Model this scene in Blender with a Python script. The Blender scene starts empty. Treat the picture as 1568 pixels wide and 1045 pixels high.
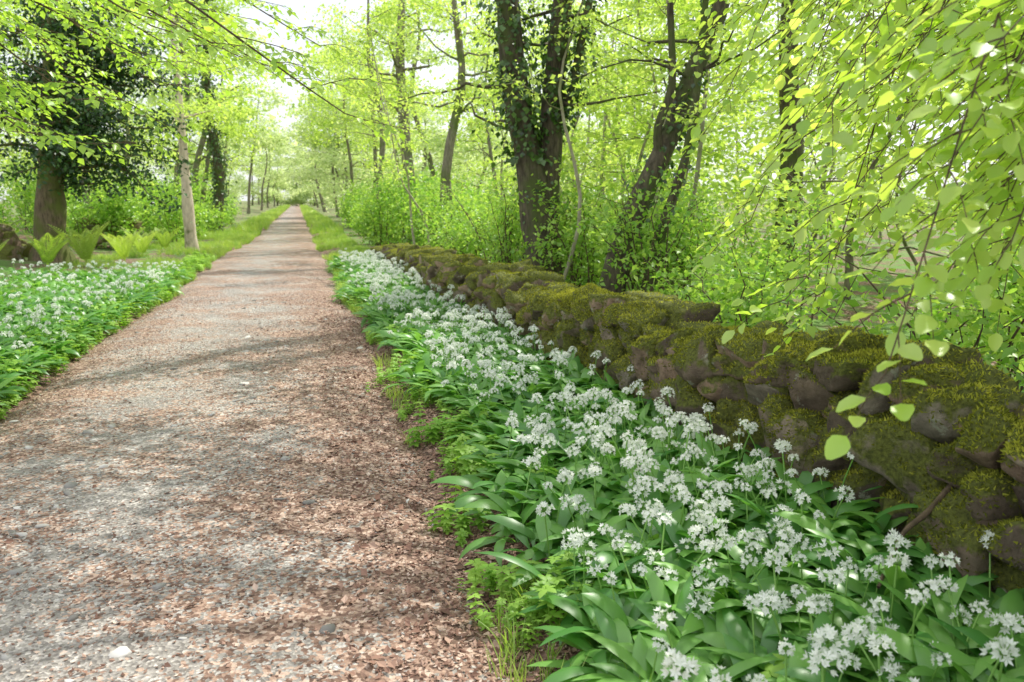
import bpy, math, numpy as np
from mathutils import Vector
rng=np.random.default_rng(11)
U=rng.uniform; N=rng.normal
scene=bpy.context.scene

# ------------------------------------------------------------ noise
def _h(i,j,k,s):
    n=(i*374761393+j*668265263+k*1274126177+s*974711)&0xffffffff
    n=((n^(n>>13))*1274126177)&0xffffffff
    n=(n^(n>>16))&0xffffffff
    return n/4294967295.0*2-1
def vn(x,y,z=0.0,s=0):
    x=np.asarray(x,float);y=np.asarray(y,float);z=np.asarray(z,float)+np.zeros_like(x)
    xi=np.floor(x).astype(np.int64);yi=np.floor(y).astype(np.int64);zi=np.floor(z).astype(np.int64)
    fx=x-xi;fy=y-yi;fz=z-zi
    fx=fx*fx*(3-2*fx);fy=fy*fy*(3-2*fy);fz=fz*fz*(3-2*fz)
    r=0
    for a in (0,1):
        for b in (0,1):
            for c in (0,1):
                w=(fx if a else 1-fx)*(fy if b else 1-fy)*(fz if c else 1-fz)
                r=r+w*_h(xi+a,yi+b,zi+c,s)
    return r
def sst(a,b,x):
    t=np.clip((x-a)/(b-a),0,1); return t*t*(3-2*t)

# ------------------------------------------------------------ terrain
def xl(y): return -2.0+0.35*sst(20,40,y)+0.12*vn(np.asarray(y)*0.7,0*np.asarray(y),0,3)
def xr(y): return 0.58+0.09*vn(np.asarray(y)*0.6,0*np.asarray(y)+5,0,4)+0.08*sst(6,12,y)-0.1*sst(14,30,y)
def wallx(y): return np.interp(y,[-4,3,5.6,8.4,12,18,24],[2.14,2.14,2.02,1.90,1.80,1.66,1.6])
def gz(x,y):
    x=np.asarray(x,float);y=np.asarray(y,float)
    l=xl(y)-x; r=x-xr(y)
    out=np.maximum(l,r)
    m=sst(-0.06,0.30,out)
    z=-0.035+m*(0.075+0.035*vn(x*1.3,y*1.3,0,1)+0.012*vn(x*6,y*6,0,2))
    z=z+0.10*sst(0.6,1.6,r)*(1-sst(18,26,y))
    z=z+sst(2.2,7,l)*0.55+0.12*vn(x*.25,y*.25,0,8)*sst(1.5,5,out)
    z=z+sst(7,60,r)*1.6
    return z

# ------------------------------------------------------------ mesh builder
class MB:
    def __init__(s): s.V=[];s.F=[];s.M=[];s.R=[];s.n=0
    def add(s,V,F,mat=0,rnd=0.5):
        V=np.asarray(V,float); s.V.append(V)
        for f in (F if isinstance(F,list) else [F]):
            f=np.asarray(f,np.int64)
            if len(f)==0: continue
            s.F.append(f+s.n); s.M.append(np.full(len(f),mat,np.int32))
        s.R.append(np.zeros(len(V))+rnd); s.n+=len(V)
    def inst(s,T,pos,R,S,mats=None,rnd=None):
        pos=np.asarray(pos,float); n=len(pos)
        if n==0: return
        S=np.asarray(S,float); 
        if S.ndim==0: S=np.full(n,float(S))
        if S.ndim==1: S=np.repeat(S[:,None],3,1)
        if rnd is None: rnd=rng.random(n)
        for (V,F,mat) in T:
            V=np.asarray(V,float)
            W=np.einsum('nij,nvj->nvi',R,V[None]*S[:,None,:])+pos[:,None,:]
            Fs=F if isinstance(F,list) else [F]
            off=(np.arange(n)*len(V))[:,None,None]
            FF=[(np.asarray(f)[None]+off).reshape(-1,np.asarray(f).shape[1]) for f in Fs]
            s.add(W.reshape(-1,3),FF,mat,np.repeat(rnd,len(V)))
    def build(s,name,mats,smooth=True,parent=None):
        V=np.concatenate(s.V); me=bpy.data.meshes.new(name)
        me.vertices.add(len(V)); me.vertices.foreach_set('co',V.astype(np.float32).ravel())
        tot=np.concatenate([np.full(len(f),f.shape[1],np.int64) for f in s.F])
        lv=np.concatenate([f.ravel() for f in s.F]).astype(np.int32)
        me.loops.add(len(lv)); me.loops.foreach_set('vertex_index',lv)
        me.polygons.add(len(tot))
        st=np.concatenate([[0],np.cumsum(tot)[:-1]]).astype(np.int32)
        me.polygons.foreach_set('loop_start',st)
        me.polygons.foreach_set('material_index',np.concatenate(s.M))
        me.polygons.foreach_set('use_smooth',np.full(len(tot),smooth))
        at=me.attributes.new('rnd','FLOAT','POINT'); at.data.foreach_set('value',np.concatenate(s.R).astype(np.float32))
        me.update(calc_edges=True)
        for m in mats: me.materials.append(m)
        ob=bpy.data.objects.new(name,me); scene.collection.objects.link(ob)
        if parent: ob.parent=parent
        return ob
def rot(yaw,pitch,roll):
    yaw=np.asarray(yaw,float);n=len(yaw);pitch=np.zeros(n)+pitch;roll=np.zeros(n)+roll
    cz,sz=np.cos(yaw),np.sin(yaw);cx,sx=np.cos(pitch),np.sin(pitch);cy,sy=np.cos(roll),np.sin(roll)
    o=np.zeros(n);l=np.ones(n)
    Z=np.array([[cz,-sz,o],[sz,cz,o],[o,o,l]]).transpose(2,0,1)
    X=np.array([[l,o,o],[o,cx,-sx],[o,sx,cx]]).transpose(2,0,1)
    Y=np.array([[cy,o,sy],[o,l,o],[-sy,o,cy]]).transpose(2,0,1)
    return Z@X@Y
def tube(mb,P,r,k=6,mat=0,rnd=0.5,rough=0.0):
    P=np.asarray(P,float);n=len(P);r=np.zeros(n)+r
    T=np.gradient(P,axis=0);T/=np.linalg.norm(T,axis=1)[:,None]+1e-9
    ref=np.array([0,0,1.0]) if abs(T[:,2]).mean()<0.7 else np.array([0,1.0,0.05])
    A=np.cross(T,ref);A/=np.linalg.norm(A,axis=1)[:,None]+1e-9
    B=np.cross(T,A)
    a=np.arange(k)/k*2*np.pi
    rr=r[:,None]*np.ones(k)
    if rough: 
        rr=rr*(1+rough*vn(np.cos(a)[None]*1.3+P[:,0:1],np.sin(a)[None]*1.3+P[:,1:2],P[:,2:3]*1.5,5)+rough*.5*vn(np.cos(a)[None]*4+0*P[:,0:1],np.sin(a)[None]*4+0*P[:,0:1],P[:,2:3]*4,6))
    V=P[:,None]+rr[...,None]*(np.cos(a)[None,:,None]*A[:,None]+np.sin(a)[None,:,None]*B[:,None])
    i=np.arange(n-1)[:,None]*k;j=np.arange(k)[None]
    F=np.stack([i+j,i+(j+1)%k,i+k+(j+1)%k,i+k+j],-1).reshape(-1,4)
    mb.add(V.reshape(-1,3),F,mat,rnd)
def curve(pts,n):
    pts=np.asarray(pts,float);m=len(pts)
    if m==2: return pts[0]+(pts[1]-pts[0])*np.linspace(0,1,n)[:,None]
    p=np.vstack([2*pts[0]-pts[1],pts,2*pts[-1]-pts[-2]])
    o=[]
    for t in np.linspace(0,m-1-1e-6,n):
        i=int(t);u=t-i;a,b,c,d=p[i],p[i+1],p[i+2],p[i+3]
        o.append(.5*(2*b+(c-a)*u+(2*a-5*b+4*c-d)*u*u+(3*b-a-3*c+d)*u**3))
    return np.array(o)

# ------------------------------------------------------------ materials
def newmat(name):
    m=bpy.data.materials.new(name);m.use_nodes=True;nt=m.node_tree;nt.nodes.clear()
    o=nt.nodes.new('ShaderNodeOutputMaterial');return m,nt,o
def nd(nt,t,**k):
    n=nt.nodes.new('ShaderNode'+t)
    for a,b in k.items():
        setattr(n,a,b)
    return n
def ramp(nt,stops):
    r=nd(nt,'ValToRGB');e=r.color_ramp.elements
    while len(e)<len(stops): e.new(0.5)
    for i,(p,c) in enumerate(stops): e[i].position=p;e[i].color=(*c,1) if len(c)==3 else c
    return r
def noise(nt,co,scale,detail=4,rough=.55):
    n=nd(nt,'TexNoise');n.inputs['Scale'].default_value=scale;n.inputs['Detail'].default_value=detail;n.inputs['Roughness'].default_value=rough
    nt.links.new(co,n.inputs['Vector']);return n
def mixc(nt,f,a,b,bt='MIX'):
    m=nd(nt,'Mix',data_type='RGBA',blend_type=bt)
    for s,v in ((0,f),(6,a),(7,b)):
        if hasattr(v,'is_output'): nt.links.new(v,m.inputs[s])
        else: m.inputs[s].default_value=v if s==0 else (*v,1)
    return m.outputs[2]
def leafmat(name,c1,c2,trans=.5,gloss=.06,rough=.4,tint=(1.15,1.1,.6),yellow=None):
    m,nt,o=newmat(name);L=nt.links.new
    a=nd(nt,'Attribute',attribute_name='rnd')
    st=[(0,c1),(.93,c2)]
    if yellow: st.append((1,yellow))
    r=ramp(nt,st);L(a.outputs['Fac'],r.inputs[0])
    tc=nd(nt,'TexCoord');n=noise(nt,tc.outputs['Object'],.9,2)
    v=ramp(nt,[(.3,(.78,.82,.78)),(.7,(1.1,1.08,1.06))]);L(n.outputs[0],v.inputs[0])
    col=mixc(nt,1.0,r.outputs[0],v.outputs[0],'MULTIPLY')
    d=nd(nt,'BsdfDiffuse');L(col,d.inputs[0])
    t=nd(nt,'BsdfTranslucent');tcol=mixc(nt,1.0,col,tint,'MULTIPLY');L(tcol,t.inputs[0])
    mx=nd(nt,'MixShader');mx.inputs[0].default_value=trans;L(d.outputs[0],mx.inputs[1]);L(t.outputs[0],mx.inputs[2])
    g=nd(nt,'BsdfGlossy');g.inputs['Roughness'].default_value=rough
    m2=nd(nt,'MixShader');m2.inputs[0].default_value=gloss;L(mx.outputs[0],m2.inputs[1]);L(g.outputs[0],m2.inputs[2])
    L(m2.outputs[0],o.inputs[0]);return m
def barkmat(name,c1,c2,moss=(.10,.14,.03),mossamt=.5,sc=7):
    m,nt,o=newmat(name);L=nt.links.new
    tc=nd(nt,'TexCoord');mp=nd(nt,'Mapping');mp.inputs['Scale'].default_value=(1,1,.25);L(tc.outputs['Object'],mp.inputs[0])
    n=noise(nt,mp.outputs[0],sc*3,6,.65);r=ramp(nt,[(.35,c1),(.65,c2)]);L(n.outputs[0],r.inputs[0])
    n2=noise(nt,tc.outputs['Object'],2.5,4);r2=ramp(nt,[(.62-mossamt*.3,(0,0,0)),(.75-mossamt*.2,(1,1,1))]);L(n2.outputs[0],r2.inputs[0])
    c=mixc(nt,r2.outputs[0],r.outputs[0],moss)
    b=nd(nt,'BsdfPrincipled');b.inputs['Roughness'].default_value=.9;L(c,b.inputs['Base Color'])
    bp=nd(nt,'Bump');bp.inputs['Strength'].default_value=.7;bp.inputs['Distance'].default_value=.02;L(n.outputs[0],bp.inputs['Height']);L(bp.outputs[0],b.inputs['Normal'])
    L(b.outputs[0],o.inputs[0]);return m

M_bark=barkmat('bark_dark',(.04,.032,.022),(.15,.12,.085),(.08,.105,.025),mossamt=.6)
M_bark2=barkmat('bark_grey',(.12,.10,.075),(.28,.25,.19),mossamt=.5)
M_barks=barkmat('bark_sapling',(.26,.23,.16),(.46,.42,.32),(.24,.26,.10),mossamt=.4)
M_barkl=barkmat('bark_brown',(.07,.05,.03),(.22,.165,.10),(.12,.14,.03),mossamt=.8)
M_birch=barkmat('bark_pale',(.40,.33,.25),(.74,.64,.50),mossamt=.05,sc=4)
M_twig=barkmat('twig_bark',(.06,.042,.026),(.16,.11,.07),mossamt=.1)
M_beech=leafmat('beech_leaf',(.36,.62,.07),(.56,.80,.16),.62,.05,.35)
M_beechn=leafmat('beech_leaf_sunlit',(.50,.80,.09),(.74,.94,.24),.66,.06,.35,(1.15,1.05,.7))  # brighter copy of the beech leaf, strong sunlight put into its colour
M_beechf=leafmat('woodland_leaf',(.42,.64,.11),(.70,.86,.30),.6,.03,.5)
M_pale=leafmat('distant_leaf_hazed',(.52,.68,.28),(.78,.88,.54),.58,.02,.6,(1.05,1.02,.8))  # spring leaf colour paled to stand in for bright distance haze
M_shrub=leafmat('shrub_leaf',(.24,.50,.07),(.52,.74,.18),.57,.04,.4)
M_holly=leafmat('evergreen_leaf',(.02,.055,.02),(.07,.16,.04),.15,.06,.35)
M_ivy=leafmat('ivy_leaf',(.025,.065,.015),(.12,.24,.045),.3,.07,.35)
M_garlic=leafmat('garlic_leaf',(.085,.28,.05),(.26,.53,.11),.45,.06,.38)
M_stem=leafmat('garlic_stem',(.22,.45,.09),(.35,.6,.16),.3,.03)
M_petal=leafmat('garlic_petal',(.90,.92,.87),(.95,.95,.93),.35,.02,.5,(1,1,1))
M_grass=leafmat('grass_blade',(.22,.42,.06),(.50,.66,.16),.5,.04,.4)
M_herb=leafmat('herb_leaf',(.24,.48,.06),(.44,.68,.13),.5,.03,.5)
M_fern=leafmat('fern_leaf',(.38,.58,.10),(.60,.74,.20),.5,.03,.5)

def mat_ground():
    m,nt,o=newmat('woodland_ground');L=nt.links.new
    tc=nd(nt,'TexCoord');P=tc.outputs['Object']
    v=nd(nt,'TexVoronoi');v.inputs['Scale'].default_value=55;L(P,v.inputs['Vector'])
    s=nd(nt,'SeparateColor');L(v.outputs['Color'],s.inputs[0])
    r=ramp(nt,[(0,(.06,.036,.024)),(.4,(.155,.092,.064)),(.75,(.27,.165,.12)),(1,(.40,.27,.205))]);L(s.outputs[0],r.inputs[0])
    n=noise(nt,P,1.6,5);r2=ramp(nt,[(.42,(0,0,0)),(.56,(1,1,1))]);L(n.outputs[0],r2.inputs[0])
    n3=noise(nt,P,40,3);g=ramp(nt,[(.3,(.05,.12,.02)),(.7,(.2,.34,.07))]);L(n3.outputs[0],g.inputs[0])
    sp=nd(nt,'SeparateXYZ');L(P,sp.inputs[0])
    ab=nd(nt,'Math',operation='ADD');ab.inputs[1].default_value=.7;L(sp.outputs[0],ab.inputs[0])
    a2=nd(nt,'Math',operation='ABSOLUTE');L(ab.outputs[0],a2.inputs[0])
    mr=nd(nt,'MapRange');mr.inputs[1].default_value=1.5;mr.inputs[2].default_value=2.3;L(a2.outputs[0],mr.inputs[0])
    mul=nd(nt,'Math',operation='MULTIPLY');L(mr.outputs[0],mul.inputs[0]);L(r2.outputs[0],mul.inputs[1])
    c=mixc(nt,mul.outputs[0],r.outputs[0],g.outputs[0])
    b=nd(nt,'BsdfPrincipled');b.inputs['Roughness'].default_value=.95;L(c,b.inputs['Base Color'])
    bp=nd(nt,'Bump');bp.inputs['Strength'].default_value=.8;bp.inputs['Distance'].default_value=.012;L(v.outputs['Distance'],bp.inputs['Height']);L(bp.outputs[0],b.inputs['Normal'])
    L(b.outputs[0],o.inputs[0]);return m
def mat_path():
    m,nt,o=newmat('gravel_path_surface');L=nt.links.new
    tc=nd(nt,'TexCoord');P=tc.outputs['Object']
    v=nd(nt,'TexVoronoi');v.inputs['Scale'].default_value=80;L(P,v.inputs['Vector'])
    s=nd(nt,'SeparateColor');L(v.outputs['Color'],s.inputs[0])
    r=ramp(nt,[(0,(.17,.155,.14)),(.5,(.30,.28,.255)),(.85,(.42,.395,.365)),(1,(.60,.57,.53))]);L(s.outputs[0],r.inputs[0])
    nw=noise(nt,P,30,3);wv=nd(nt,'VectorMath',operation='SCALE');wv.inputs[3].default_value=.02;L(nw.outputs['Color'],wv.inputs[0])
    ad=nd(nt,'VectorMath',operation='ADD');L(P,ad.inputs[0]);L(wv.outputs[0],ad.inputs[1])
    v2=nd(nt,'TexVoronoi');v2.inputs['Scale'].default_value=62;L(ad.outputs[0],v2.inputs['Vector'])
    s2=nd(nt,'SeparateColor');L(v2.outputs['Color'],s2.inputs[0])
    r2=ramp(nt,[(0,(.095,.054,.038)),(.35,(.225,.138,.10)),(.7,(.38,.26,.195)),(1,(.58,.45,.365))]);L(s2.outputs[1],r2.inputs[0])
    sp=nd(nt,'SeparateXYZ');L(P,sp.inputs[0])
    a=nd(nt,'Math',operation='ADD');a.inputs[1].default_value=.95;L(sp.outputs[0],a.inputs[0])
    a2=nd(nt,'Math',operation='ABSOLUTE');L(a.outputs[0],a2.inputs[0])
    mr=nd(nt,'MapRange');mr.inputs[1].default_value=.1;mr.inputs[2].default_value=1.3;mr.inputs[3].default_value=.32;mr.inputs[4].default_value=1.0;L(a2.outputs[0],mr.inputs[0])
    n=noise(nt,P,1.6,6,.65);ns=nd(nt,'MapRange');ns.inputs[1].default_value=.3;ns.inputs[2].default_value=.7;ns.inputs[3].default_value=-.75;ns.inputs[4].default_value=.75;L(n.outputs[0],ns.inputs[0])
    sm=nd(nt,'Math',operation='ADD');L(mr.outputs[0],sm.inputs[0]);L(ns.outputs[0],sm.inputs[1])
    gt=nd(nt,'Math',operation='LESS_THAN');L(s2.outputs[2],gt.inputs[0]);L(sm.outputs[0],gt.inputs[1])
    c=mixc(nt,gt.outputs[0],r.outputs[0],r2.outputs[0])
    n5=noise(nt,P,1.1,3);r5=ramp(nt,[(.3,(.80,.78,.76)),(.7,(1.15,1.13,1.1))]);L(n5.outputs[0],r5.inputs[0])
    c=mixc(nt,1.0,c,r5.outputs[0],'MULTIPLY')
    b=nd(nt,'BsdfPrincipled');b.inputs['Roughness'].default_value=.9;L(c,b.inputs['Base Color'])
    ma=nd(nt,'Math',operation='ADD');L(v.outputs['Distance'],ma.inputs[0]);L(s2.outputs[0],ma.inputs[1])
    bp=nd(nt,'Bump');bp.inputs['Strength'].default_value=.8;bp.inputs['Distance'].default_value=.008;L(ma.outputs[0],bp.inputs['Height']);L(bp.outputs[0],b.inputs['Normal'])
    L(b.outputs[0],o.inputs[0]);return m
def mat_stone():
    m,nt,o=newmat('mossy_stone');L=nt.links.new
    tc=nd(nt,'TexCoord');P=tc.outputs['Object']
    a=nd(nt,'Attribute',attribute_name='rnd')
    r=ramp(nt,[(0,(.13,.10,.075)),(.35,(.22,.17,.125)),(.6,(.36,.25,.18)),(.8,(.29,.265,.22)),(1,(.42,.30,.22))]);L(a.outputs['Fac'],r.inputs[0])
    n=noise(nt,P,14,8,.7);q=ramp(nt,[(.25,(.38,.36,.33)),(.75,(1.5,1.45,1.4))]);L(n.outputs[0],q.inputs[0])
    c=mixc(nt,1.0,r.outputs[0],q.outputs[0],'MULTIPLY')
    nl=noise(nt,P,9,5,.7);rl=ramp(nt,[(.60,(0,0,0)),(.66,(1,1,1))]);L(nl.outputs[0],rl.inputs[0])
    c=mixc(nt,rl.outputs[0],c,(.42,.42,.32))
    ge=nd(nt,'NewGeometry');sp=nd(nt,'SeparateXYZ');L(ge.outputs['Normal'],sp.inputs[0])
    nm=noise(nt,P,3.6,6,.65);mm=nd(nt,'MapRange');mm.inputs[1].default_value=.3;mm.inputs[2].default_value=.7;mm.inputs[3].default_value=-.65;mm.inputs[4].default_value=1.0;L(nm.outputs[0],mm.inputs[0])
    ad=nd(nt,'Math',operation='ADD');L(sp.outputs[2],ad.inputs[0]);L(mm.outputs[0],ad.inputs[1])
    rm=ramp(nt,[(.05,(0,0,0)),(.4,(1,1,1))]);L(ad.outputs[0],rm.inputs[0])
    n6=noise(nt,P,60,4);mo=ramp(nt,[(.3,(.065,.075,.014)),(.7,(.22,.24,.04))]);L(n6.outputs[0],mo.inputs[0])
    c=mixc(nt,rm.outputs[0],c,mo.outputs[0])
    b=nd(nt,'BsdfPrincipled');b.inputs['Roughness'].default_value=.92;L(c,b.inputs['Base Color'])
    n7=noise(nt,P,22,8,.75)
    bp=nd(nt,'Bump');bp.inputs['Strength'].default_value=1.0;bp.inputs['Distance'].default_value=.04;L(n7.outputs[0],bp.inputs['Height']);L(bp.outputs[0],b.inputs['Normal'])
    L(b.outputs[0],o.inputs[0]);return m
def mat_rnd(name,stops,rough=.85):
    m,nt,o=newmat(name);L=nt.links.new
    a=nd(nt,'Attribute',attribute_name='rnd');r=ramp(nt,stops);L(a.outputs['Fac'],r.inputs[0])
    b=nd(nt,'BsdfPrincipled');b.inputs['Roughness'].default_value=rough;L(r.outputs[0],b.inputs['Base Color']);L(b.outputs[0],o.inputs[0]);return m
M_ground=mat_ground();M_path=mat_path();M_stone=mat_stone()
M_litter=mat_rnd('bud_scale_litter',[(0,(.11,.052,.034)),(.4,(.27,.15,.105)),(.75,(.45,.30,.225)),(1,(.68,.55,.45))])
M_pebble=mat_rnd('pebble',[(0,(.18,.17,.155)),(.6,(.38,.365,.34)),(1,(.60,.575,.54))])
M_moss=leafmat('moss_tuft',(.09,.11,.018),(.58,.58,.10),.35,.0)

# ------------------------------------------------------------ ground + path
def axis(segs):
    o=[]
    for a,b,st in segs: o.append(np.arange(a,b,st))
    return np.concatenate(o+[[segs[-1][1]]])
gx=axis([(-500,-60,40),(-60,-12,3),(-12,-4,.4),(-4,3,.08),(3,12,.35),(12,60,3),(60,500,40)])
gy=axis([(-200,-10,20),(-10,0,.5),(0,22,.1),(22,60,.5),(60,260,4),(260,700,40)])
X,Y=np.meshgrid(gx,gy);Z=gz(X,Y)
def grid(X,Y,Z,name,mat):
    ny,nx=X.shape;i=np.arange(ny-1)[:,None]*nx;j=np.arange(nx-1)[None]
    F=np.stack([i+j,i+j+1,i+nx+j+1,i+nx+j],-1).reshape(-1,4)
    b=MB();b.add(np.stack([X,Y,Z],-1).reshape(-1,3),F);return b.build(name,[mat])
grid(X,Y,Z,'ground',M_ground)
ty=axis([(-6,0,.3),(0,14,.06),(14,60,.4),(60,300,4)]);tx=np.linspace(-.25,1.25,80)
T,Y=np.meshgrid(tx,ty);XL=xl(Y);XR=xr(Y);X=XL+(XR-XL)*T
def pz(x,y):
    l=x-xl(y);r=xr(y)-x;e=np.minimum(l,r)
    return -.045+.057*sst(-.28,.3,e)+.012*vn(x*1.7,y*1.2,0,21)+.005*vn(x*9,y*9,0,22)
grid(X,Y,pz(X,Y),'gravel_path',M_path)
def topz(x,y): return np.maximum(gz(x,y),pz(x,y)*1.0-1e3*((x<xl(y)-.4)|(x>xr(y)+.4)))

# ------------------------------------------------------------ templates
LS=(np.array([[0,0,0],[-.32,.42,.07],[0,1,-.06],[.32,.42,.07]]),[np.array([[0,3,2],[0,2,1]])],0)
def beech_leaf():
    t=np.array([0,.10,.28,.5,.72,.9,1.]);w=np.array([0.01,.17,.30,.325,.25,.11,0.0])
    V=[];F=[]
    z=-.12*t**2
    for i in range(7):
        V+= [[-w[i],t[i]+.04*(w[i]>0),z[i]+.28*w[i]+.02*(-1)**i],[0,t[i],z[i]],[w[i],t[i]+.04*(w[i]>0),z[i]+.28*w[i]+.02*(-1)**i]]
    for i in range(6):
        a=3*i;F+=[[a,a+1,a+4,a+3],[a+1,a+2,a+5,a+4]]
    V+=[[-.006,-.12,.0],[.006,-.12,0]];F+=[[21,22,2,0]]
    return (np.array(V),[np.array(F)],0)
LB=beech_leaf()
def ribbon(P,w,side,fold=.25):
    P=np.asarray(P);n=len(P);side=np.asarray(side,float)
    T=np.gradient(P,axis=0);T/=np.linalg.norm(T,axis=1)[:,None];Nn=np.cross(side,T)
    V=np.empty((n,3,3));V[:,0]=P-side*w[:,None]+Nn*w[:,None]*fold;V[:,1]=P;V[:,2]=P+side*w[:,None]+Nn*w[:,None]*fold
    i=np.arange(n-1)[:,None]*3
    F=np.concatenate([i+np.array([[0,1,4,3]]),i+np.array([[1,2,5,4]])])
    return V.reshape(-1,3),F
def merge(parts):
    V=[];F={};n=0
    for v,f in parts:
        V.append(v);
        for g in (f if isinstance(f,list) else [f]):
            g=np.asarray(g);F.setdefault(g.shape[1],[]).append(g+n)
        n+=len(v)
    return np.concatenate(V),[np.concatenate(g) for g in F.values()]
def garlic(nleaf,flower,seedh):
    lv=[]
    for i in range(nleaf):
        az=i/nleaf*2*np.pi+U(-.5,.5);L=U(.24,.38);w0=U(.024,.037)
        el=U(.95,1.4);ce=U(-.9,.05);n=9
        s=np.linspace(0,1,n);ang=el+(ce-el)*s**1.25
        d=np.array([np.cos(az),np.sin(az)])
        st=np.stack([np.cos(ang)*d[0],np.cos(ang)*d[1],np.sin(ang)],1)*L/(n-1)
        P=np.cumsum(st,0)-st[0]
        tw=U(-.35,.35);side=np.array([-d[1]*np.cos(tw),d[0]*np.cos(tw),np.sin(tw)])
        w=np.interp(s,[0,.22,.4,.6,.8,.93,1],[.10,.16,.75,1,.75,.32,.0])*w0
        lv.append(ribbon(P,w,side,U(.15,.45)))
    out=[(*merge(lv),0)]
    if flower:
        h=U(.20,.31);lean=N(0,.05,2)
        b=MB();tube(b,curve([[0,0,0],[lean[0]*.3,lean[1]*.3,h*.5],[lean[0],lean[1],h]],5),.003,4)
        top=np.array([lean[0],lean[1],h]);pet=[]
        nf=int(U(10,19));sz=U(.65,1.0)
        for k in range(nf):
            ph=k*2.39996+U(-.3,.3);ct=1-(k+.5)/nf*1.05;ct=np.clip(ct+U(-.1,.1),-.3,1);sn=np.sqrt(1-ct*ct)
            d=np.array([np.cos(ph)*sn,np.sin(ph)*sn,ct]);ln=U(.018,.036)*sz
            c=top+d*ln;tube(b,np.array([top,c]),.0011,3)
            a=np.cross(d,[.3,.2,1]);a/=np.linalg.norm(a);bb=np.cross(d,a)
            op=U(.35,1.0)
            for q in range(6):
                t=q*np.pi/3;e=np.cos(t)*a+np.sin(t)*bb;sd=-np.sin(t)*a+np.cos(t)*bb
                e=e*op+d*(1-op*.75);e/=np.linalg.norm(e);pl=U(.015,.021)*sz
                pet.append((np.array([c,c+e*pl*.5-sd*.0038,c+e*pl,c+e*pl*.5+sd*.0038]),np.array([[0,1,2,3]])))
        sv=np.concatenate(b.V);sf=np.concatenate(b.F)
        out.append((sv,[sf],1));out.append((*merge(pet),2))
    return out
G_fl=[garlic(int(U(3,6)),True,i) for i in range(10)]
G_nf=[garlic(int(U(4,7)),False,i) for i in range(7)]
def herb():
    lv=[];b=MB();h=U(.10,.2);ln=N(0,.02,2)
    tube(b,curve([[0,0,0],[ln[0],ln[1],h]],3),.0022,3)
    for k in range(int(U(3,5))):
        z=h*(k+1)/4.2
        for q in range(5):
            az=q*1.257+k*.7+U(-.2,.2);L=U(.04,.07);d=np.array([np.cos(az),np.sin(az)])
            s=np.linspace(0,1,4);P=np.stack([ln[0]+d[0]*L*s,ln[1]+d[1]*L*s,z+L*.4*s-L*.5*s*s],1)
            lv.append(ribbon(P,np.array([.1,.9,.8,0])*L*.26,np.array([-d[1],d[0],0]),.2))
    lv.append((np.concatenate(b.V),np.concatenate(b.F)))
    return [(*merge(lv),0)]
HB=[herb() for _ in range(5)]
def grasst(nb=9,h=.2):
    lv=[]
    for k in range(nb):
        az=U(0,6.28);d=np.array([np.cos(az),np.sin(az)]);L=h*U(.5,1.1);be=U(.15,.8);o=N(0,.02,2)
        s=np.linspace(0,1,4);P=np.stack([o[0]+d[0]*L*be*s**1.6,o[1]+d[1]*L*be*s**1.6,L*s*(1-.3*be*s)],1)
        lv.append(ribbon(P,np.array([.8,1,.7,0])*.0035,np.array([-d[1],d[0],0]),.1))
    return [(*merge(lv),0)]
GR=[grasst() for _ in range(5)]
def fern():
    lv=[]
    for k in range(11):
        az=k*.58+U(-.2,.2);d=np.array([np.cos(az),np.sin(az)]);L=U(.7,1.05)
        s=np.linspace(0,1,22);P=np.stack([d[0]*L*.55*s**1.3,d[1]*L*.55*s**1.3,L*(1.1*s-.35*s*s)],1)
        sd=np.array([-d[1],d[0],0])
        for i in range(3,21):
            w=.17*L*np.sin(np.pi*min(1,(s[i]*.9+.1)))**.8
            fw=(P[i]-P[i-1]);fw/=np.linalg.norm(fw)
            for sg in (-1,1):
                e=sd*sg*w+fw*w*.3
                lv.append((np.array([P[i],P[i]+e*.5+fw*.016,P[i]+e,P[i]+e*.5-fw*.016]),np.array([[0,1,2,3]])))
        lv.append(ribbon(P,np.full(22,.005),sd,0))
    return [(*merge(lv),0)]

def scat(mb,temps,x,y,sc,tilt=.12,rnd=None,zo=0.0):
    n=len(x);z=topz(x,y)+zo;pos=np.stack([x,y,z],1);w=rng.integers(0,len(temps),n)
    R=rot(U(0,6.28,n),N(0,tilt,n),N(0,tilt,n));sc=np.zeros(n)+sc
    rn=rng.random(n) if rnd is None else rnd
    for k in range(len(temps)):
        q=w==k;mb.inst(temps[k],pos[q],R[q],sc[q],rnd=rn[q])

# ------------------------------------------------------------ wild garlic
def garlic_patch(name,n,fx,y0,y1,pow_=1.4,pf=.5,sc=(.85,1.2)):
    mb=MB();y=y0+(y1-y0)*rng.random(n)**pow_;x,keep=fx(y);x=x[keep];y=y[keep]
    clump=vn(x*2.6,y*2.6,0,31)
    f=rng.random(len(x))<pf*(1+1.2*clump)
    s=U(*sc,len(x))
    scat(mb,G_fl,x[f],y[f],s[f],.14);scat(mb,G_nf,x[~f],y[~f],s[~f],.2)
    return mb.build(name,[M_garlic,M_stem,M_petal])
def fx_r(y):
    n=len(y);a=xr(y)+.28-.12*sst(8,12,y)+.2*vn(y*1.1,0*y,0,33);b=wallx(y)-.04
    t=rng.random(n);x=a+(b-a)*t
    gap=sst(.0,.25,t)*.8+.2
    return x,(rng.random(n)<gap)&(b>a)
garlic_patch('wild_garlic',3900,fx_r,1.2,19.5,1.35,.37)
def fx_l(y):
    n=len(y);a=xl(y)-.18;x=a-abs(N(0,1.5,n));return x,x>-7.5
garlic_patch('wild_garlic',2400,fx_l,5.5,17.5,1.2,.28,(.8,1.15))

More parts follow.
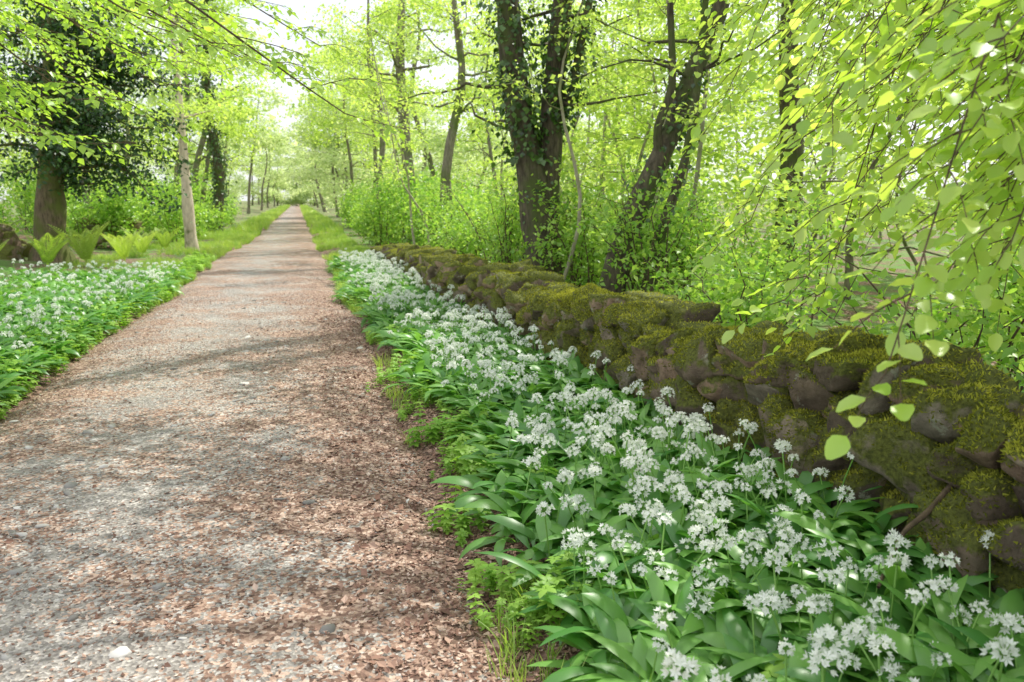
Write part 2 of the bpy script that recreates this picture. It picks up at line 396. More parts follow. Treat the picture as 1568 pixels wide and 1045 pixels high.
# ------------------------------------------------------------ herbs, grass
mb=MB();n=4200;y=1.2+18*rng.random(n)**1.2;x=xr(y)+.0+.65*rng.random(n)**.7+.12*vn(y*2,0*y,0,41)
k=(vn(x*3.3,y*3.3,0,42)+.8*(x-xr(y))+U(-.25,.25,n)>.28);scat(mb,HB,x[k],y[k],U(.35,1.0,k.sum()),.2)
n=1300;y=5+18*rng.random(n);x=xl(y)-.02-.5*rng.random(n);scat(mb,HB,x,y,U(.6,1.2,n),.2)
mb.build('hedgerow_herbs',[M_herb])
mb=MB()
n=900;y=2+14*rng.random(n)**1.2;x=xr(y)+.0+.6*rng.random(n);k=vn(x*2.5,y*2.5,0,45)>.2;scat(mb,GR,x[k],y[k],U(.4,.9,k.sum()),.15)
n=5500;y=11+32*rng.random(n)**1.2;x=xr(y)+.02+rng.random(n)*1.3;k=((y>19)|(x<wallx(y)-.05))&(vn(x*1.5,y*.8,0,46)>-.35);scat(mb,GR,x[k],y[k],U(.5,1.1,k.sum()),.15)
n=10000;y=6+36*rng.random(n)**1.1;x=xl(y)-.02-2.8*rng.random(n)**1.2;k=((y>13)|(rng.random(n)<.2))&(vn(x*1.5,y*.8,0,47)>-.4);scat(mb,GR,x[k],y[k],U(.5,1.2,k.sum()),.15)
n=5000;y=38+170*rng.random(n);x=np.where(rng.random(n)<.5,xr(y)+rng.random(n)*1.4,xl(y)-rng.random(n)*1.4);scat(mb,GR,x,y,U(1.4,2.8,n),.15)
mb.build('grass_verge',[M_grass])
FT=[fern(),fern()]
for (x,y,s) in [(-4.5,20.3,1.25),(-4.0,21.8,1.05),(-5.0,19.2,1.0),(-3.9,23.5,1.0),(-3.7,26,.9),(-5.9,18.8,.8)]:
    mb=MB();scat(mb,[FT[rng.integers(0,2)]],np.array([x]),np.array([y]),s,.05);mb.build('fern',[M_fern])

# ------------------------------------------------------------ litter & pebbles
FL=(np.array([[-.5,0,.12],[0,-.28,0],[.5,.05,.15],[.02,.3,.0]]),[np.array([[0,1,2,3]])],0)
mb=MB();n=56000;y=1.3+13*rng.random(n)**1.7;t=rng.random(n);x=xl(y)-.2+(xr(y)-xl(y)+.85)*t
dens=.16+.8*np.clip(abs(x+.95)/1.4,0,1)**1.3+.55*vn(x*1.6,y*1.2,0,51)
k=rng.random(n)<dens;x=x[k];y=y[k];n=len(x);z=topz(x,y)+.003
mb.inst([FL],np.stack([x,y,z],1),rot(U(0,6.28,n),N(0,.35,n),N(0,.35,n)),U(.008,.026,n))
n=16000;y=1.3+10*rng.random(n)**1.6;x=xr(y)-.5+1.05*np.sqrt(rng.random(n));z=topz(x,y)+.004
mb.inst([FL],np.stack([x,y,z],1),rot(U(0,6.28,n),N(0,.4,n),N(0,.4,n)),U(.012,.032,n),rnd=rng.random(n)*.75)
n=2200;y=1.3+12*rng.random(n)**1.5;x=xr(y)-.5+1.2*rng.random(n)
mb.inst([LS],np.stack([x,y,topz(x,y)+.008],1),rot(U(0,6.28,n),N(0,.3,n),N(0,.4,n)),U(.025,.055,n),rnd=rng.random(n)*.8)
n=500;y=1.3+12*rng.random(n)**1.5;x=xl(y)+(xr(y)-xl(y))*rng.random(n)
mb.inst([LS],np.stack([x,y,topz(x,y)+.008],1),rot(U(0,6.28,n),N(0,.3,n),N(0,.4,n)),U(.02,.045,n))
mb.build('leaf_litter',[M_litter],smooth=False)
def rock(nsub,seed,cube=.5,amp=.18,fr=1.6,cuts=6):
    k=nsub;a=np.linspace(-1,1,k+1);V=[];F=[];
    idx={}
    def vid(p):
        q=tuple(np.round(p,5))
        if q not in idx: idx[q]=len(V);V.append(p)
        return idx[q]
    for ax in range(3):
        for s in (-1,1):
            for i in range(k):
                for j in range(k):
                    c=[]
                    for (u,v) in ((a[i],a[j]),(a[i+1],a[j]),(a[i+1],a[j+1]),(a[i],a[j+1])):
                        p=[0,0,0];p[ax]=s;p[(ax+1)%3]=u;p[(ax+2)%3]=v;c.append(vid(p))
                    F.append(c if s>0 else c[::-1])
    V=np.array(V,float);S=V/np.linalg.norm(V,axis=1)[:,None]
    P=V*cube+S*(1-cube)*1.15
    n1=vn(P[:,0]*fr+seed*7.1,P[:,1]*fr,P[:,2]*fr,seed);n2=vn(P[:,0]*fr*3,P[:,1]*fr*3+seed,P[:,2]*fr*3,seed+1)
    P=P*(1+amp*n1+amp*.4*n2)[:,None]
    r=np.random.default_rng(seed)
    for _ in range(cuts):
        nn=r.normal(size=3);nn/=np.linalg.norm(nn);d=r.uniform(.62,.92);q=P@nn-d;P=P-np.where(q>0,q,0)[:,None]*nn*.85
    return P,np.array(F)
PB=[rock(2,i,.3,.25) for i in range(4)]
mb=MB();n=6000;y=1.3+12*rng.random(n)**1.6;x=xl(y)+(xr(y)-xl(y))*rng.random(n)
k=rng.random(n)<(1.1-.75*np.clip(abs(x+.85)/1.2,0,1));x=x[k];y=y[k];n=len(x)
s=.0035+.010*rng.random(n)**3;big=rng.random(n)<.035;s[big]=U(.014,.038,big.sum())
w=rng.integers(0,4,n);Rm=rot(U(0,6.28,n),N(0,.2,n),N(0,.2,n));sz=np.stack([s*U(.8,1.5,n),s*U(.8,1.2,n),s*.45],1)
pos=np.stack([x,y,topz(x,y)-.1*s],1)
for q in range(4):
    m_=w==q;mb.inst([(PB[q][0],[PB[q][1]],0)],pos[m_],Rm[m_],sz[m_])
mb.build('pebbles',[M_pebble])

# ------------------------------------------------------------ dry stone wall
def moss_on(mb,P,F,n,size,thr,r0=0,r1=1):
    a=P[F[:,0]];b=P[F[:,1]];c=P[F[:,2]];nr=np.cross(b-a,P[F[:,3]]-a);ar=np.linalg.norm(nr,axis=1)+1e-12;nr/=ar[:,None]
    cen=(a+c)/2
    w=ar*np.clip(nr[:,2]+thr+.9*vn(cen[:,0]*3,cen[:,1]*3,cen[:,2]*3,77),0,1)
    if w.sum()<=0:return
    i=rng.choice(len(F),n,p=w/w.sum());u=rng.random((n,1));v=rng.random((n,1))
    p=(a[i]*(1-u)+b[i]*u)*(1-v)+(P[F[i,3]]*(1-u)+c[i]*u)*v
    d=nr[i]+N(0,.45,(n,3));d/=np.linalg.norm(d,axis=1)[:,None]
    s=U(.5,1.4,n)[:,None]*size;sd=np.cross(d,N(0,1,(n,3)));sd/=np.linalg.norm(sd,axis=1)[:,None]
    V=np.stack([p-sd*s*.28-d*.002,p+sd*s*.28-d*.002,p+d*s],1).reshape(-1,3)
    rn=np.clip(r0+(r1-r0)*rng.random(n)*np.clip(.35+nr[i][:,2],.25,1),0,1)  # tufts facing up run sunny yellow, side ones dark: light put into moss colour
    mb.add(V,np.arange(3*n).reshape(-1,3),1,np.repeat(rn,3))
mb=MB();sid=100
def stone(c,sz,yaw,pit,rnd,sub=9,mossn=0,thr=.1,roll=None,r0=0,r1=1,cube=.5,cuts=5):
    global sid;sid+=1
    P,F=rock(sub,sid,cube,.24,1.3,cuts)
    R=rot(np.array([yaw]),pit,N(0,.12) if roll is None else roll)[0]
    P=(P*np.array(sz))@R.T+np.array(c)
    P+=.014*np.stack([vn(P[:,0]*10,P[:,1]*10,P[:,2]*10,s) for s in (1,2,3)],1)
    mb.add(P,F,0,rnd)
    if mossn: moss_on(mb,P,F,mossn,.015,thr,r0,r1)
def htop(y): return np.interp(y,[-3,3,4,6,8.5,11.5,15,18.5,21.5],[.66,.66,.64,.59,.59,.54,.48,.42,.1])+.03*math.sin(y*2.3)+.02*math.sin(y*5.1)
yaw0=lambda y: math.atan2(-(float(wallx(y+.3))-float(wallx(y-.3))),.6)
for li in range(6):
    y=-2.5+U(0,.3)
    while y<20.5:
        H=float(htop(y))+.06;ch=H/5.0;near=y<7.5
        if li==5:
            w=U(.09,.26);hh=U(.05,.10);zz=H-.07+U(-.04,.03)
        else:
            w=U(.06,.14) if rng.random()<.6 else U(.14,.22);hh=ch*U(.5,.95)*(1.2 if w>.14 else 1);zz=ch*(li+.5)+U(-.04,.04)
        cx=float(wallx(y))+.13+.07*zz/.7+U(-.08,.05)+ (.12 if li==5 else 0)
        g=float(gz(np.array([cx]),np.array([y]))[0])-.10
        stone((cx,y+w*.9,zz+g),(U(.13,.2) if li<5 else U(.18,.26),w,hh),yaw0(y)+N(0,.25),N(0,.28),rng.random(),(11 if near else 7),int((3400 if li==5 else 1150)*(1 if near else .4)*(.5+w*3.5)),.7 if li==5 else .16,None,.4 if li==5 else .05,1 if li==5 else .85,U(.35,.65),int(U(3,7)))
        if li in(1,3,4):
            stone((cx+.26,y+w*.9,zz+g),(.17,w*1.15,hh*1.2),yaw0(y),N(0,.15),rng.random(),6,500 if li==4 else 0,.4,None,.35)
        y+=w*1.66
for _ in range(12):
    y=U(2,18);stone((float(wallx(y))-.08,y,.12),(.1,.14,.09),U(0,3),0,rng.random(),6,200,.1)
mb.build('dry_stone_wall',[M_stone,M_moss])
mb=MB()
for i in range(110):
    x=U(-10.5,-6.0);y=20.6+U(0,1.8)-(x+7)*.15;lv=U(0,1)
    g=float(gz(np.array([x]),np.array([y]))[0])
    stone((x,y,g+lv*1.05*sst(-5.6,-7.0,x)),(U(.16,.38),U(.16,.3),U(.10,.24)),U(0,3),N(0,.3),U(.5,1),6,80,-.1)
for i in range(12):
    x=U(-6,-4.6);y=27+U(0,1);stone((x,y,.35+U(0,.5)),(U(.16,.3),.2,U(.12,.2)),U(0,3),N(0,.2),U(.5,1),6,100,0)
mb.build('ruined_stone_bank',[M_stone,M_moss])

# ------------------------------------------------------------ leaf collector
class LF:
    def __init__(s): s.p=[];s.y=[];s.pi=[];s.ro=[];s.s=[]
    def add(s,p,y,pi,ro,sz):
        n=len(p);s.p.append(p);s.y.append(np.zeros(n)+y);s.pi.append(np.zeros(n)+pi);s.ro.append(np.zeros(n)+ro);s.s.append(np.zeros(n)+sz)
    def clump(s,c,r,n,size,flat=.45,tilt=.55):
        c=np.atleast_2d(c);m=len(c)
        p=np.repeat(c,n,0)+N(0,1,(m*n,3))*np.array([r,r,r*flat])*.6
        s.add(p,U(0,6.28,m*n),N(-.25,tilt,m*n),N(0,tilt,m*n),size*U(.7,1.25,m*n))
    def put(s,mb,T,mat=0):
        if not s.p:return
        T=[(T[0],T[1],mat)]
        mb.inst(T,np.concatenate(s.p),rot(np.concatenate(s.y),np.concatenate(s.pi),np.concatenate(s.ro)),np.concatenate(s.s))
def wander(a,b,n,amp):
    P=curve([a,b],n);k=np.sin(np.linspace(0,np.pi,n))[:,None]
    return P+k*amp*np.stack([vn(np.linspace(0,3,n)+U(0,99),np.zeros(n)+j*7.3,0,61) for j in range(3)],1)*1.5
def spray(mbw,lf,a,b,sag=.15,twig=.35,size=.06,sp=.12,r0=.006,lsp=.045,kk=4,mat=0):
    a=np.array(a,float);b=np.array(b,float);L=np.linalg.norm(b-a)
    mid=(a+b)/2+np.array([0,0,sag*L])+N(0,.05*L,3)
    n=max(5,int(L/.12));P=curve([a,mid,b],n);tube(mbw,P,np.linspace(r0,.0012+size*.01,n),kk,mat)
    m=max(3,int(L/sp));sg=1
    for i in range(m+1):
        t=.12+.88*i/m;j=min(int(t*(n-1)),n-2);u=t*(n-1)-j;p=P[j]*(1-u)+P[j+1]*u;d=P[j+1]-P[j];d/=np.linalg.norm(d)
        sg=-sg;az=math.atan2(d[1],d[0])+sg*U(.5,1.1)*(i<m);tl=twig*U(.6,1.15)*(1-.5*t)
        e=np.array([math.cos(az),math.sin(az),U(-.55,.0)+d[2]*.4]);e/=np.linalg.norm(e)
        q=max(3,int(tl/lsp));Q=curve([p,p+e*tl*.5+[0,0,.02*tl],p+e*tl-np.array([0,0,.14*tl])],q+1)
        tube(mbw,Q,np.linspace(r0*.35+.0008,.0009+size*.004,q+1),3,mat)
        ss=np.where(np.arange(q)%2==0,1,-1);yy=math.atan2(-e[0],e[1])+ss*U(.4,1.0,q);yy[-1]=math.atan2(-e[0],e[1])
        lf.add(Q[1:],yy,N(-.5,.28,q),N(0,.35,q)+ss*.15,size*U(.7,1.15,q))
def tree(mbw,lf,base,h,r,lean=(0,0),zb=1.5,nb=14,bl=2.0,size=.08,cr=.45,nl=40,k=8,amp=.2,mat=0,az0=None,top=True):
    base=np.array(base,float);n=14
    P=wander(base-np.array([0,0,.2]),base+np.array([lean[0],lean[1],h]),n,amp)
    R=r*np.linspace(1,.25,n);R[0]*=1.35
    tube(mbw,P,R,k,mat,rough=.18)
    C=[]
    for i in range(nb):
        t=U(zb/h,1);j=min(int(t*(n-1)),n-2);p=P[j]+(P[j+1]-P[j])*(t*(n-1)-j)
        az=U(0,6.28) if az0 is None else az0+U(-1.3,1.3);L=bl*U(.5,1.1)*(1.15-.6*t)
        e=p+np.array([math.cos(az)*L,math.sin(az)*L,U(-.05,.6)*L])
        Q=wander(p,e,6,.12*L);tube(mbw,Q,np.linspace(max(.008,R[j]*.35),.005,6),4,mat)
        C+= [Q[3],Q[4],Q[5]]
        for s in range(3):
            jj=rng.integers(2,6);az2=az+U(-1.2,1.2);l2=L*U(.25,.5);e2=Q[jj]+np.array([math.cos(az2)*l2,math.sin(az2)*l2,U(-.2,.3)*l2])
            tube(mbw,curve([Q[jj],e2],3),np.linspace(.008,.003,3),3,mat);C+=[e2,(Q[jj]+e2)/2]
    if nl: lf.clump(np.array(C),cr,nl,size,.4)
    return P,R
def shrub(mbw,lf,c,h,w,ns,size,nl,cr=.22,mat=0):
    C=[]
    g=float(gz(np.array([c[0]]),np.array([c[1]]))[0])
    for i in range(ns):
        az=U(0,6.28);s=U(.2,1)*w;b=np.array([c[0]+N(0,.12),c[1]+N(0,.12),g-.05]);e=np.array([c[0]+math.cos(az)*s,c[1]+math.sin(az)*s,g+h*U(.45,1)])
        mid=(b+e)/2+np.array([0,0,.15*h]);Q=curve([b,mid,e],7)+N(0,.02,(7,3));tube(mbw,Q,np.linspace(.012,.003,7),4,mat)
        C+=[Q[1],Q[2],Q[3],Q[4],Q[5],Q[6]]
        for q in range(3):
            j=rng.integers(2,6);e2=Q[j]+N(0,.25,3)*w*.6;tube(mbw,np.array([Q[j],e2]),.003,3,mat);C+=[e2]
    lf.clump(np.array(C),cr,nl,size,.7,.6)
def ivy(mb,P,R,n,off=.06,size=.055,mat=1,z0=-9,z1=99):
    t=rng.random(n)*(len(P)-1.001);i=t.astype(int);u=(t-i)[:,None];p=P[i]*(1-u)+P[i+1]*u;r=R[i]
    az=U(0,6.28,n);cl=.35+.65*(vn(p[:,0]*2+np.cos(az),p[:,2]*2.2,np.sin(az)*1.5,71)>-.15)
    rr=r+np.abs(N(0,off,n))*cl*(1+.9*(rng.random(n)<.15));q=p+np.stack([np.cos(az)*rr,np.sin(az)*rr,N(0,.05,n)],1)
    k=(q[:,2]>z0)&(q[:,2]<z1);q=q[k];az=az[k];m=len(q)
    mb.inst([(LS[0]*np.array([1.5,1,1]),LS[1],mat)],q,rot(az-np.pi/2,N(-1.0,.4,m),N(0,.4,m)),size*U(.6,1.25,m))

# ------------------------------------------------------------ named trees
def finish(name,mbw,lf,T,mleaf,extra=None,bark=M_bark):
    e=bpy.data.objects.new(name,None);scene.collection.objects.link(e)
    mbw.build('trunk',[bark,M_ivy],parent=e)
    if lf is not None and lf.p:
        b=MB();lf.put(b,T);b.build('foliage',[mleaf],parent=e)
    return e
g0=lambda x,y: float(gz(np.array([x]),np.array([y]))[0])
mw=MB();lf=LF()
S1=curve([[3.34,11.5,-.2],[3.30,11.5,.5],[3.24,11.52,1.4],[3.14,11.5,1.9],[2.95,11.5,2.8],[2.80,11.5,4.0],[2.7,11.4,6],[2.9,11.3,8.5]],26)
R1=np.interp(S1[:,2],[-.2,.2,1.5,2.2,4.5,8.5],[.36,.28,.25,.17,.14,.05]);tube(mw,S1,R1,16,0,rough=.22)
S2=curve([[3.32,11.52,1.0],[3.38,11.5,1.7],[3.42,11.48,2.5],[3.47,11.45,3.5],[3.62,11.4,5],[3.9,11.3,8]],20)
R2=np.interp(S2[:,2],[1,2,4.5,8],[.18,.16,.13,.05]);tube(mw,S2,R2,14,0,rough=.22)
S3=curve([[3.42,11.48,2.4],[3.62,11.3,2.9],[3.75,11.2,3.7],[4.0,11.0,5.0]],10);tube(mw,S3,np.linspace(.08,.04,10),8,0,rough=.2)
ivy(mw,S1,R1,3600,.20,.08,z0=2.0);ivy(mw,S1,R1,350,.04,.06,z0=.4,z1=1.9);ivy(mw,S2,R2,1500,.14,.08,z0=2.6);ivy(mw,S3,np.linspace(.08,.04,10),600,.12,.07)
for i in range(12):
    z=U(2.4,5.5);s=S1 if i%2 else S2;j=int(np.argmin(abs(s[:,2]-z)));p=s[j];az=U(0,6.28);L=U(.8,2.2)
    e=p+np.array([math.cos(az)*L,math.sin(az)*L,U(-.2,.4)*L]);Q=wander(p,e,7,.2);tube(mw,Q,np.linspace(.03,.006,7),5);lf.clump(Q[2:],.32,28,.075,.4)
finish('ivy_clad_tree',mw,lf,LS,M_beechf)
mw=MB();lf=LF()
S=curve([[3.36,9.1,-.2],[3.42,9.1,.4],[3.62,9.08,1.2],[3.95,9.05,1.95],[4.12,9.07,2.3],[4.35,9.1,2.9],[4.7,9.1,3.8],[5.1,9.2,6]],24)
R=np.interp(S[:,2],[-.2,.3,2,4,6],[.20,.15,.115,.08,.04]);tube(mw,S,R,14,0,rough=.25);ivy(mw,S,R,450,.05,.06,z0=.9)
Sb=curve([[3.95,9.05,1.95],[3.9,9.0,2.3],[4.05,9,2.75],[4.0,9,3.6]],10);tube(mw,Sb,np.linspace(.06,.035,10),8,0,rough=.2)
S=curve([[3.75,8.9,-.2],[3.78,8.9,.5],[3.9,8.8,1.2],[4.15,8.7,2.2],[4.3,8.7,4]],14);tube(mw,S,np.linspace(.085,.03,14),10,0,rough=.2);ivy(mw,S,np.linspace(.085,.03,14),250,.05,.055)
for i in range(8):
    z=U(2.0,4.0);p=np.array([4.1+.3*(z-2),9.1,z]);az=U(0,6.28);L=U(.7,1.6);e=p+np.array([math.cos(az)*L,math.sin(az)*L,U(-.1,.5)*L]);Q=wander(p,e,6,.2);tube(mw,Q,np.linspace(.02,.005,6),4);lf.clump(Q[2:],.28,26,.07,.4)
finish('leaning_tree',mw,lf,LS,M_beechf)
for (x,y,r,h,ln,zb,nm,bk) in [(3.7,28,.24,11,(-.3,0),3.2,'ash_tree',M_bark2),(3.75,21.8,.16,9,(.3,0),2.6,'ash_tree',M_bark2),(3.3,35.7,.15,10,(-.2,.3),3,'ash_tree',M_bark2)]+[(U(2.7,5.8),U(8,22),U(.022,.05),U(4,5.5),(N(0,.7),N(0,.3)),1.6,'sapling',M_barks) for _ in range(14)]:
    mw=MB();lf=LF();tree(mw,lf,(x,y,g0(x,y)),h,r,ln,zb,14 if r>.1 else 6,2.6 if r>.1 else 1.0,.10 if y>18 else .07,.5 if r>.1 else .3,34 if r>.1 else 12,10,.22);finish(nm,mw,lf,LS,M_beechf,bark=bk)
mw=MB();lf=LF()
S=curve([[-5.35,21,0],[-5.35,21,.6],[-5.3,21,1.6],[-5.15,21,2.8],[-5.0,21,4.5],[-5,21,8]],20);R=np.interp(S[:,2],[0,.5,2,8],[.55,.36,.29,.12]);tube(mw,S,R,14,0,rough=.2)
for i in range(42):
    z=U(2.2,5.5);p=np.array([-5.1,21,z]);az=U(0,6.28) if i%2 else U(-.8,.6);L=U(1.0,2.8);e=p+np.array([math.cos(az)*L,math.sin(az)*L,U(-.45,.2)*L]);Q=wander(p,e,7,.25);tube(mw,Q,np.linspace(.05,.008,7),5);lf.clump(Q[1:],.42,60,.11,.6,.7)
finish('holly_tree',mw,lf,LS,M_holly,bark=M_barkl)
mw=MB();S=curve([[-6.9,18.6,0],[-6.5,19,.5],[-6.2,19.1,1.3],[-6.1,19.2,2.4],[-6.4,19.3,5]],16);tube(mw,S,np.linspace(.13,.06,16),10,0,rough=.2);lf=LF();lf.clump(S[9:]+N(0,.5,(7,3)),.5,60,.09);finish('hazel_tree',mw,lf,LS,M_shrub,bark=M_barkl)
mw=MB();lf=LF();tree(mw,lf,(-3.05,26.7,0),9,.17,(-.25,0),3.6,12,2.0,.09,.45,36,12,.06);finish('birch_tree',mw,lf,LS,M_beechf,bark=M_birch)
mw=MB();lf=LF();P,R=tree(mw,lf,(-3.6,41,0),12,.26,(.3,0),4,14,3.0,.14,.6,40,10,.3);ivy(mw,P,R,2000,.2,.13,z0=1.0);finish('ivy_clad_tree',mw,lf,LS,M_beechf)

# beech overhanging from the right
mw=MB();lf=LF();S=curve([[5.2,2.2,-.2],[5.2,2.2,2.5],[5.0,2.4,5],[5.3,2.6,9]],14);tube(mw,S,np.linspace(.28,.12,14),14,0,rough=.1)
BR=[((2.6,2.2,2.9),(1.25,1.60,1.12)),((3.2,2.6,2.9),(1.62,1.86,1.32)),((3.4,3.0,3.0),(1.81,2.92,1.12)),((3.0,3.4,3.2),(1.75,3.1,1.42)),((3.4,4.2,3.4),(2.1,4.04,2.0)),
((2.9,2.2,2.7),(1.48,1.73,1.58)),((3,2.5,3.0),(1.54,2.37,1.71)),((3.6,3.3,2.8),(2.4,2.48,1.2)),((2.6,1.9,2.6),(1.4,1.57,1.78)),((3.4,5,3.6),(2.27,4.8,2.3)),
((3.3,2.2,2.8),(1.9,1.9,1.65)),((3.5,2.6,2.7),(2.2,2.3,1.5)),((3.4,3.6,3.3),(2.3,3.2,1.75)),((3.8,4.2,3.3),(2.8,3.9,1.6)),((3.3,3.0,3.1),(1.95,2.6,2.0)),((4.2,3.6,3.0),(3.0,3.1,1.35)),
((2.8,2.6,2.9),(1.7,2.1,1.95)),((3.8,5.6,3.6),(2.6,5.3,1.9)),((4.4,4.8,3.2),(3.3,4.3,1.5)),((3.1,2.0,2.5),(1.8,1.66,1.72)),
((3.2,2.4,2.6),(1.75,1.85,1.45)),((3.0,2.2,2.5),(1.6,1.65,1.40)),((3.4,2.8,2.9),(2.0,2.2,1.75)),((3.6,3.0,2.9),(2.3,2.6,1.55)),((3.1,3.0,2.8),(1.9,2.7,1.5)),((2.9,2.3,2.6),(1.7,1.75,1.85)),((3.7,3.8,3.0),(2.5,3.3,1.4)),((3.3,2.6,2.4),(2.0,2.0,1.5)),
((4.0,5.0,3.2),(2.9,4.6,1.9)),((4.2,5.6,3.4),(3.2,5.0,1.6)),((4.4,4.2,3.0),(3.4,3.6,1.6)),((4.6,5.2,3.2),(3.8,4.6,1.7)),((3.8,4.8,3.6),(2.8,4.4,2.3)),((4.2,3.4,2.9),(3.1,2.9,1.8)),((3.6,4.4,3.5),(2.5,3.9,2.2)),((4.0,3.0,2.7),(2.8,2.6,1.6))]
BR2=[(tuple(np.array(a)+N(0,.25,3)),tuple(np.array(b)+np.array([.25,.12,.10])+N(0,.18,3))) for a,b in BR[1:]]
for a,b in BR+BR2:
    o=np.array([5.15,2.25,U(1.8,2.6)+.8]);tube(mw,curve([o,(o+np.array(a))/2+[0,0,.25],a],8),np.linspace(.02,.008,8),6,0)
    spray(mw,lf,a,b,.10,.46,.066,.095,.005,.038,5)
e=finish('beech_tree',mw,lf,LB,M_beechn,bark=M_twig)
# beech on the left with boughs over the path
mw=MB();lf=LF();S=curve([[-5.6,6.2,0],[-5.5,6.2,2.5],[-5.2,6.4,5],[-5.0,6.5,9]],14);tube(mw,S,np.linspace(.3,.12,14),14,0,rough=.1)
BL=[((-3.8,6.6,3.9),(.36,6.5,2.12)),((-4,7.5,4.0),(-.75,7.7,2.75)),((-4.2,7.0,3.6),(-1.6,7.3,2.25)),((-3.8,8.4,4.1),(-.1,8.8,2.65)),((-4.2,6.3,3.2),(-1.75,6.5,1.95)),((-4.4,9.5,4.2),(-1.4,10,2.7)),((-4.4,8,3.6),(-2.5,8.6,2.1)),((-4,10.5,4.6),(-.6,11.5,3.2)),((-4.6,11,4.2),(-2.3,12,2.7)),((-3.8,5.8,3.6),(-.9,6.4,2.65)),((-4.2,9,4.4),(.3,9.6,3.1)),
((-4,8,3.4),(-1.2,8.4,2.7)),((-4.4,7,3.0),(-2.2,7.2,2.3)),((-4,10,3.9),(-1.0,10.4,3.0)),((-4.6,9,3.4),(-2.6,9.6,2.5)),((-3.8,7,3.4),(-.4,7.2,2.6))]
for a,b in BL:
    a=np.array(a);b=np.array(b);o=np.array([-5.4,6.3,a[2]-.5]);tube(mw,curve([o,(o+a)/2,a],6),np.linspace(.05,.025,6),6)
    L=np.linalg.norm(b-a);n=18;P=curve([a,(a+b)/2+[0,0,.10*L],b],n);tube(mw,P,np.linspace(.022,.005,n),6)
    sg=1
    for i in range(2,n):
        sg=-sg;d=P[i]-P[i-1];az=math.atan2(d[1],d[0])+sg*U(.5,1.2)*(i<n-1);l=U(.6,1.3)*(1.1-.6*i/n)
        spray(mw,lf,P[i],P[i]+np.array([math.cos(az)*l,math.sin(az)*l,U(-.35,.05)*l]),.05,.30,.078,.10,.004,.040,4)
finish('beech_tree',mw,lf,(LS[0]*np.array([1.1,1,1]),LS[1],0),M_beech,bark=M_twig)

# ------------------------------------------------------------ high crowns (give the dappled shade)
mw=MB();lf=LF()
for (x,y,h) in [(7.5,12.5,10)]:
    P,R=tree(mw,lf,(x,y,g0(x,y)),h,.2,(N(0,.4),N(0,.4)),5.0,18,4.2,.12,.7,14,10,.4)
S=curve([[7.0,4.2,0],[6.9,4.4,3],[6.6,4.8,5.2],[6.4,5.4,8.5]],14);tube(mw,S,np.linspace(.3,.12,14),14,0,rough=.1)
for i in range(24):
    o=S[rng.integers(7,12)];e=np.array([U(.2,6.5),U(5.8,10.2),U(5.2,6.8)]);Q=wander(o,e,8,.3);tube(mw,Q,np.linspace(.06,.014,8),5)
    C=[Q[4],Q[5],Q[6],Q[7]]
    for q in range(5):
        e2=Q[rng.integers(5,8)]+N(0,.35,3)*[1,1,.3];C.append(e2);tube(mw,np.array([Q[6],e2]),.008,3)
    lf.clump(np.array(C),.32,46,.10,.4)
b=MB();lf.put(b,LS);e=bpy.data.objects.new('canopy_trees',None);scene.collection.objects.link(e)
mw.build('trunks',[M_bark],parent=e);b.build('foliage',[M_shrub],parent=e)

# ------------------------------------------------------------ shrubs behind wall & on the left
mw=MB();lf=LF()
for i in range(48):
    y=U(3.5,20);x=float(wallx(y))+1.2+abs(N(0,1.7));shrub(mw,lf,(x,y),U(.7,1.8),U(.5,1.1),8,.07,13)
b=MB();lf.put(b,LS);e=bpy.data.objects.new('hawthorn_shrubs',None);scene.collection.objects.link(e);mw.build('stems',[M_twig],parent=e);b.build('foliage',[M_shrub],parent=e)
mw=MB();lf=LF()
for i in range(60):
    y=U(21,60);x=U(2.3,5.5)+.02*(y-21);shrub(mw,lf,(x,y),U(1.0,2.8),U(.6,1.3),8,.12,13,.35)
for i in range(60):
    y=U(23,60);x=-U(3.6,9) ;shrub(mw,lf,(x,y),U(1.0,2.6),U(.6,1.3),8,.12,13,.35)
b=MB();lf.put(b,LS);e=bpy.data.objects.new('understory_shrubs',None);scene.collection.objects.link(e);mw.build('stems',[M_twig],parent=e);b.build('foliage',[M_shrub],parent=e)

# ------------------------------------------------------------ woodland right / left and distant
mw=MB();lf=LF()
for i in range(34):
    y=U(6,45);x=5.5+U(0,14)*(.5+y/45)
    tree(mw,lf,(x,y,g0(x,y)),np.clip(.33*math.hypot(x,y),3.5,10),U(.03,.08),(N(0,.6),N(0,.6)),.7,17,2.0,.12,.5,19,6,.4)
for i in range(20):
    y=U(26,60);x=-U(5,18)
    tree(mw,lf,(x,y,g0(x,y)),U(7,11),U(.06,.16),(N(0,.6),N(0,.6)),1.2,16,2.4,.13,.55,20,6,.5)
for i in range(6):
    y=U(36,75);sd=(-1)**i;x=-.6+sd*U(3.6,4.9)
    tree(mw,lf,(x,y,g0(x,y)),U(9,13),U(.1,.16),(-sd*U(.0,.8),0),3.2,16,3.4,.2,.8,22,6,.3)
b=MB();lf.put(b,LS);e=bpy.data.objects.new('woodland',None);scene.collection.objects.link(e);mw.build('trunks',[M_bark2],parent=e);b.build('foliage',[M_beechf],parent=e)
mw=MB();lf=LF()
for i in range(64):
    y=48+150*rng.random()**1.2;sd=1 if rng.random()<.55 else -1;x=-.6+sd*(3.6+abs(N(0,1))*(6+y*.22))
    tree(mw,lf,(x,y,g0(x,y)),U(8,14),U(.1,.22),(-sd*U(0,.8),0),1.0,16,4,.34,1.0,17,5,.5)
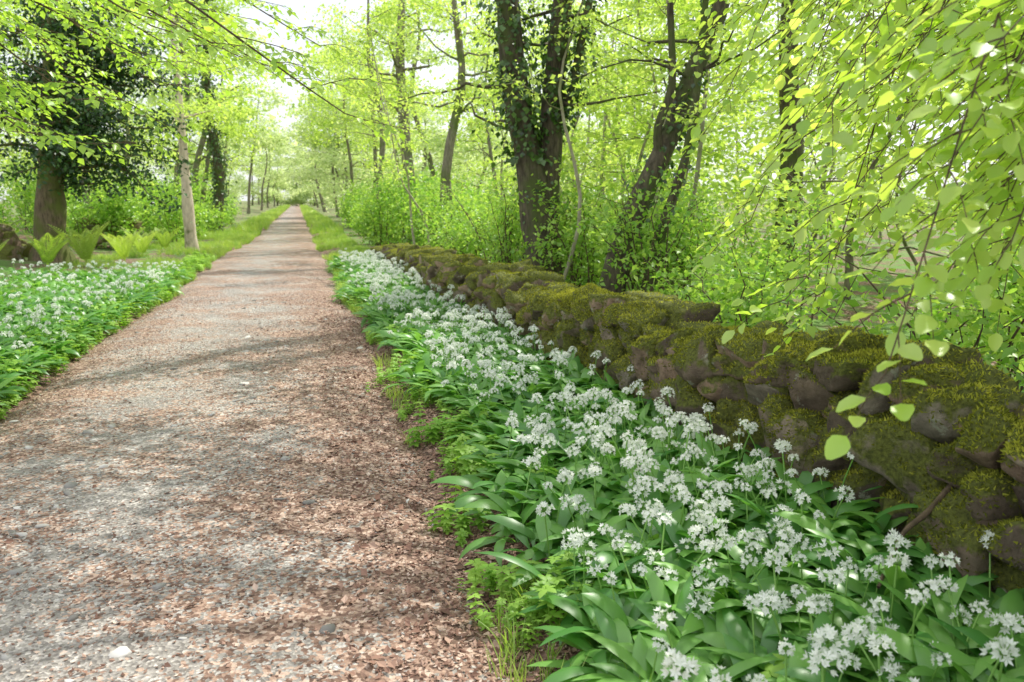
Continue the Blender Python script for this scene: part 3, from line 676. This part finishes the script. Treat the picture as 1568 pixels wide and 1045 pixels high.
for i in range(8):
    y=75+15*i;sd=(-1)**i;x=-.6+sd*U(3.8,4.8);tree(mw,lf,(x,y,g0(x,y)),U(8,12),U(.12,.2),(-sd*U(.6,2.0),0),2.0,16,3.8,.36,1.1,16,5,.4)
for i in range(18):
    y=U(205,240);x=U(-30,30);tree(mw,lf,(x,y,0),U(7,12),.25,(0,0),.6,16,4,.5,1.5,26,5,.5)
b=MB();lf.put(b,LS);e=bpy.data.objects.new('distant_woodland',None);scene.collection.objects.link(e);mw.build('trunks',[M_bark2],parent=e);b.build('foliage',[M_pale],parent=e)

mb=MB();tube(mb,curve([[1.75,2.2,.28],[1.95,2.35,.38],[2.1,2.4,.44],[2.4,2.5,.62]],12),np.linspace(.006,.014,12),6);mb.build('fallen_stick',[M_twig])

# ------------------------------------------------------------ light, world, camera
el=math.radians(54);az=math.atan2(.78,.62)
s=Vector((math.sin(az)*math.cos(el),math.cos(az)*math.cos(el),math.sin(el)))
sl=bpy.data.lights.new('sun','SUN');sl.energy=5;sl.angle=math.radians(.5);sl.color=(1,.96,.88)
so=bpy.data.objects.new('sun',sl);so.rotation_euler=s.to_track_quat('Z','Y').to_euler();scene.collection.objects.link(so)
w=bpy.data.worlds.new('World');scene.world=w;w.use_nodes=True;nt=w.node_tree;nt.nodes.clear()
sk=nt.nodes.new('ShaderNodeTexSky');sk.sky_type='NISHITA';sk.sun_disc=False;sk.sun_elevation=el;sk.sun_rotation=az;sk.dust_density=2;sk.air_density=1
tcw=nt.nodes.new('ShaderNodeTexCoord');nz=noise(nt,tcw.outputs['Generated'],2.2,5,.6)
cr=ramp(nt,[(.25,(.4,.4,.4)),(.6,(1,1,1))]);nt.links.new(nz.outputs[0],cr.inputs[0])
cm=mixc(nt,cr.outputs[0],sk.outputs[0],(9.0,9.3,9.6))
bg=nt.nodes.new('ShaderNodeBackground');bg.inputs[1].default_value=.15;o=nt.nodes.new('ShaderNodeOutputWorld')
nt.links.new(cm,bg.inputs[0]);nt.links.new(bg.outputs[0],o.inputs[0])
c=bpy.data.cameras.new('camera');c.lens=30;c.sensor_width=36;c.clip_end=2000;c.clip_start=.05
c.dof.use_dof=True;c.dof.focus_distance=4.2;c.dof.aperture_fstop=4
co=bpy.data.objects.new('camera',c);co.location=(0,0,1.5);co.rotation_euler=(math.radians(80.6),0,math.radians(-13.95));scene.collection.objects.link(co);scene.camera=co
scene.view_settings.view_transform='Standard';scene.view_settings.look='None';scene.view_settings.exposure=0
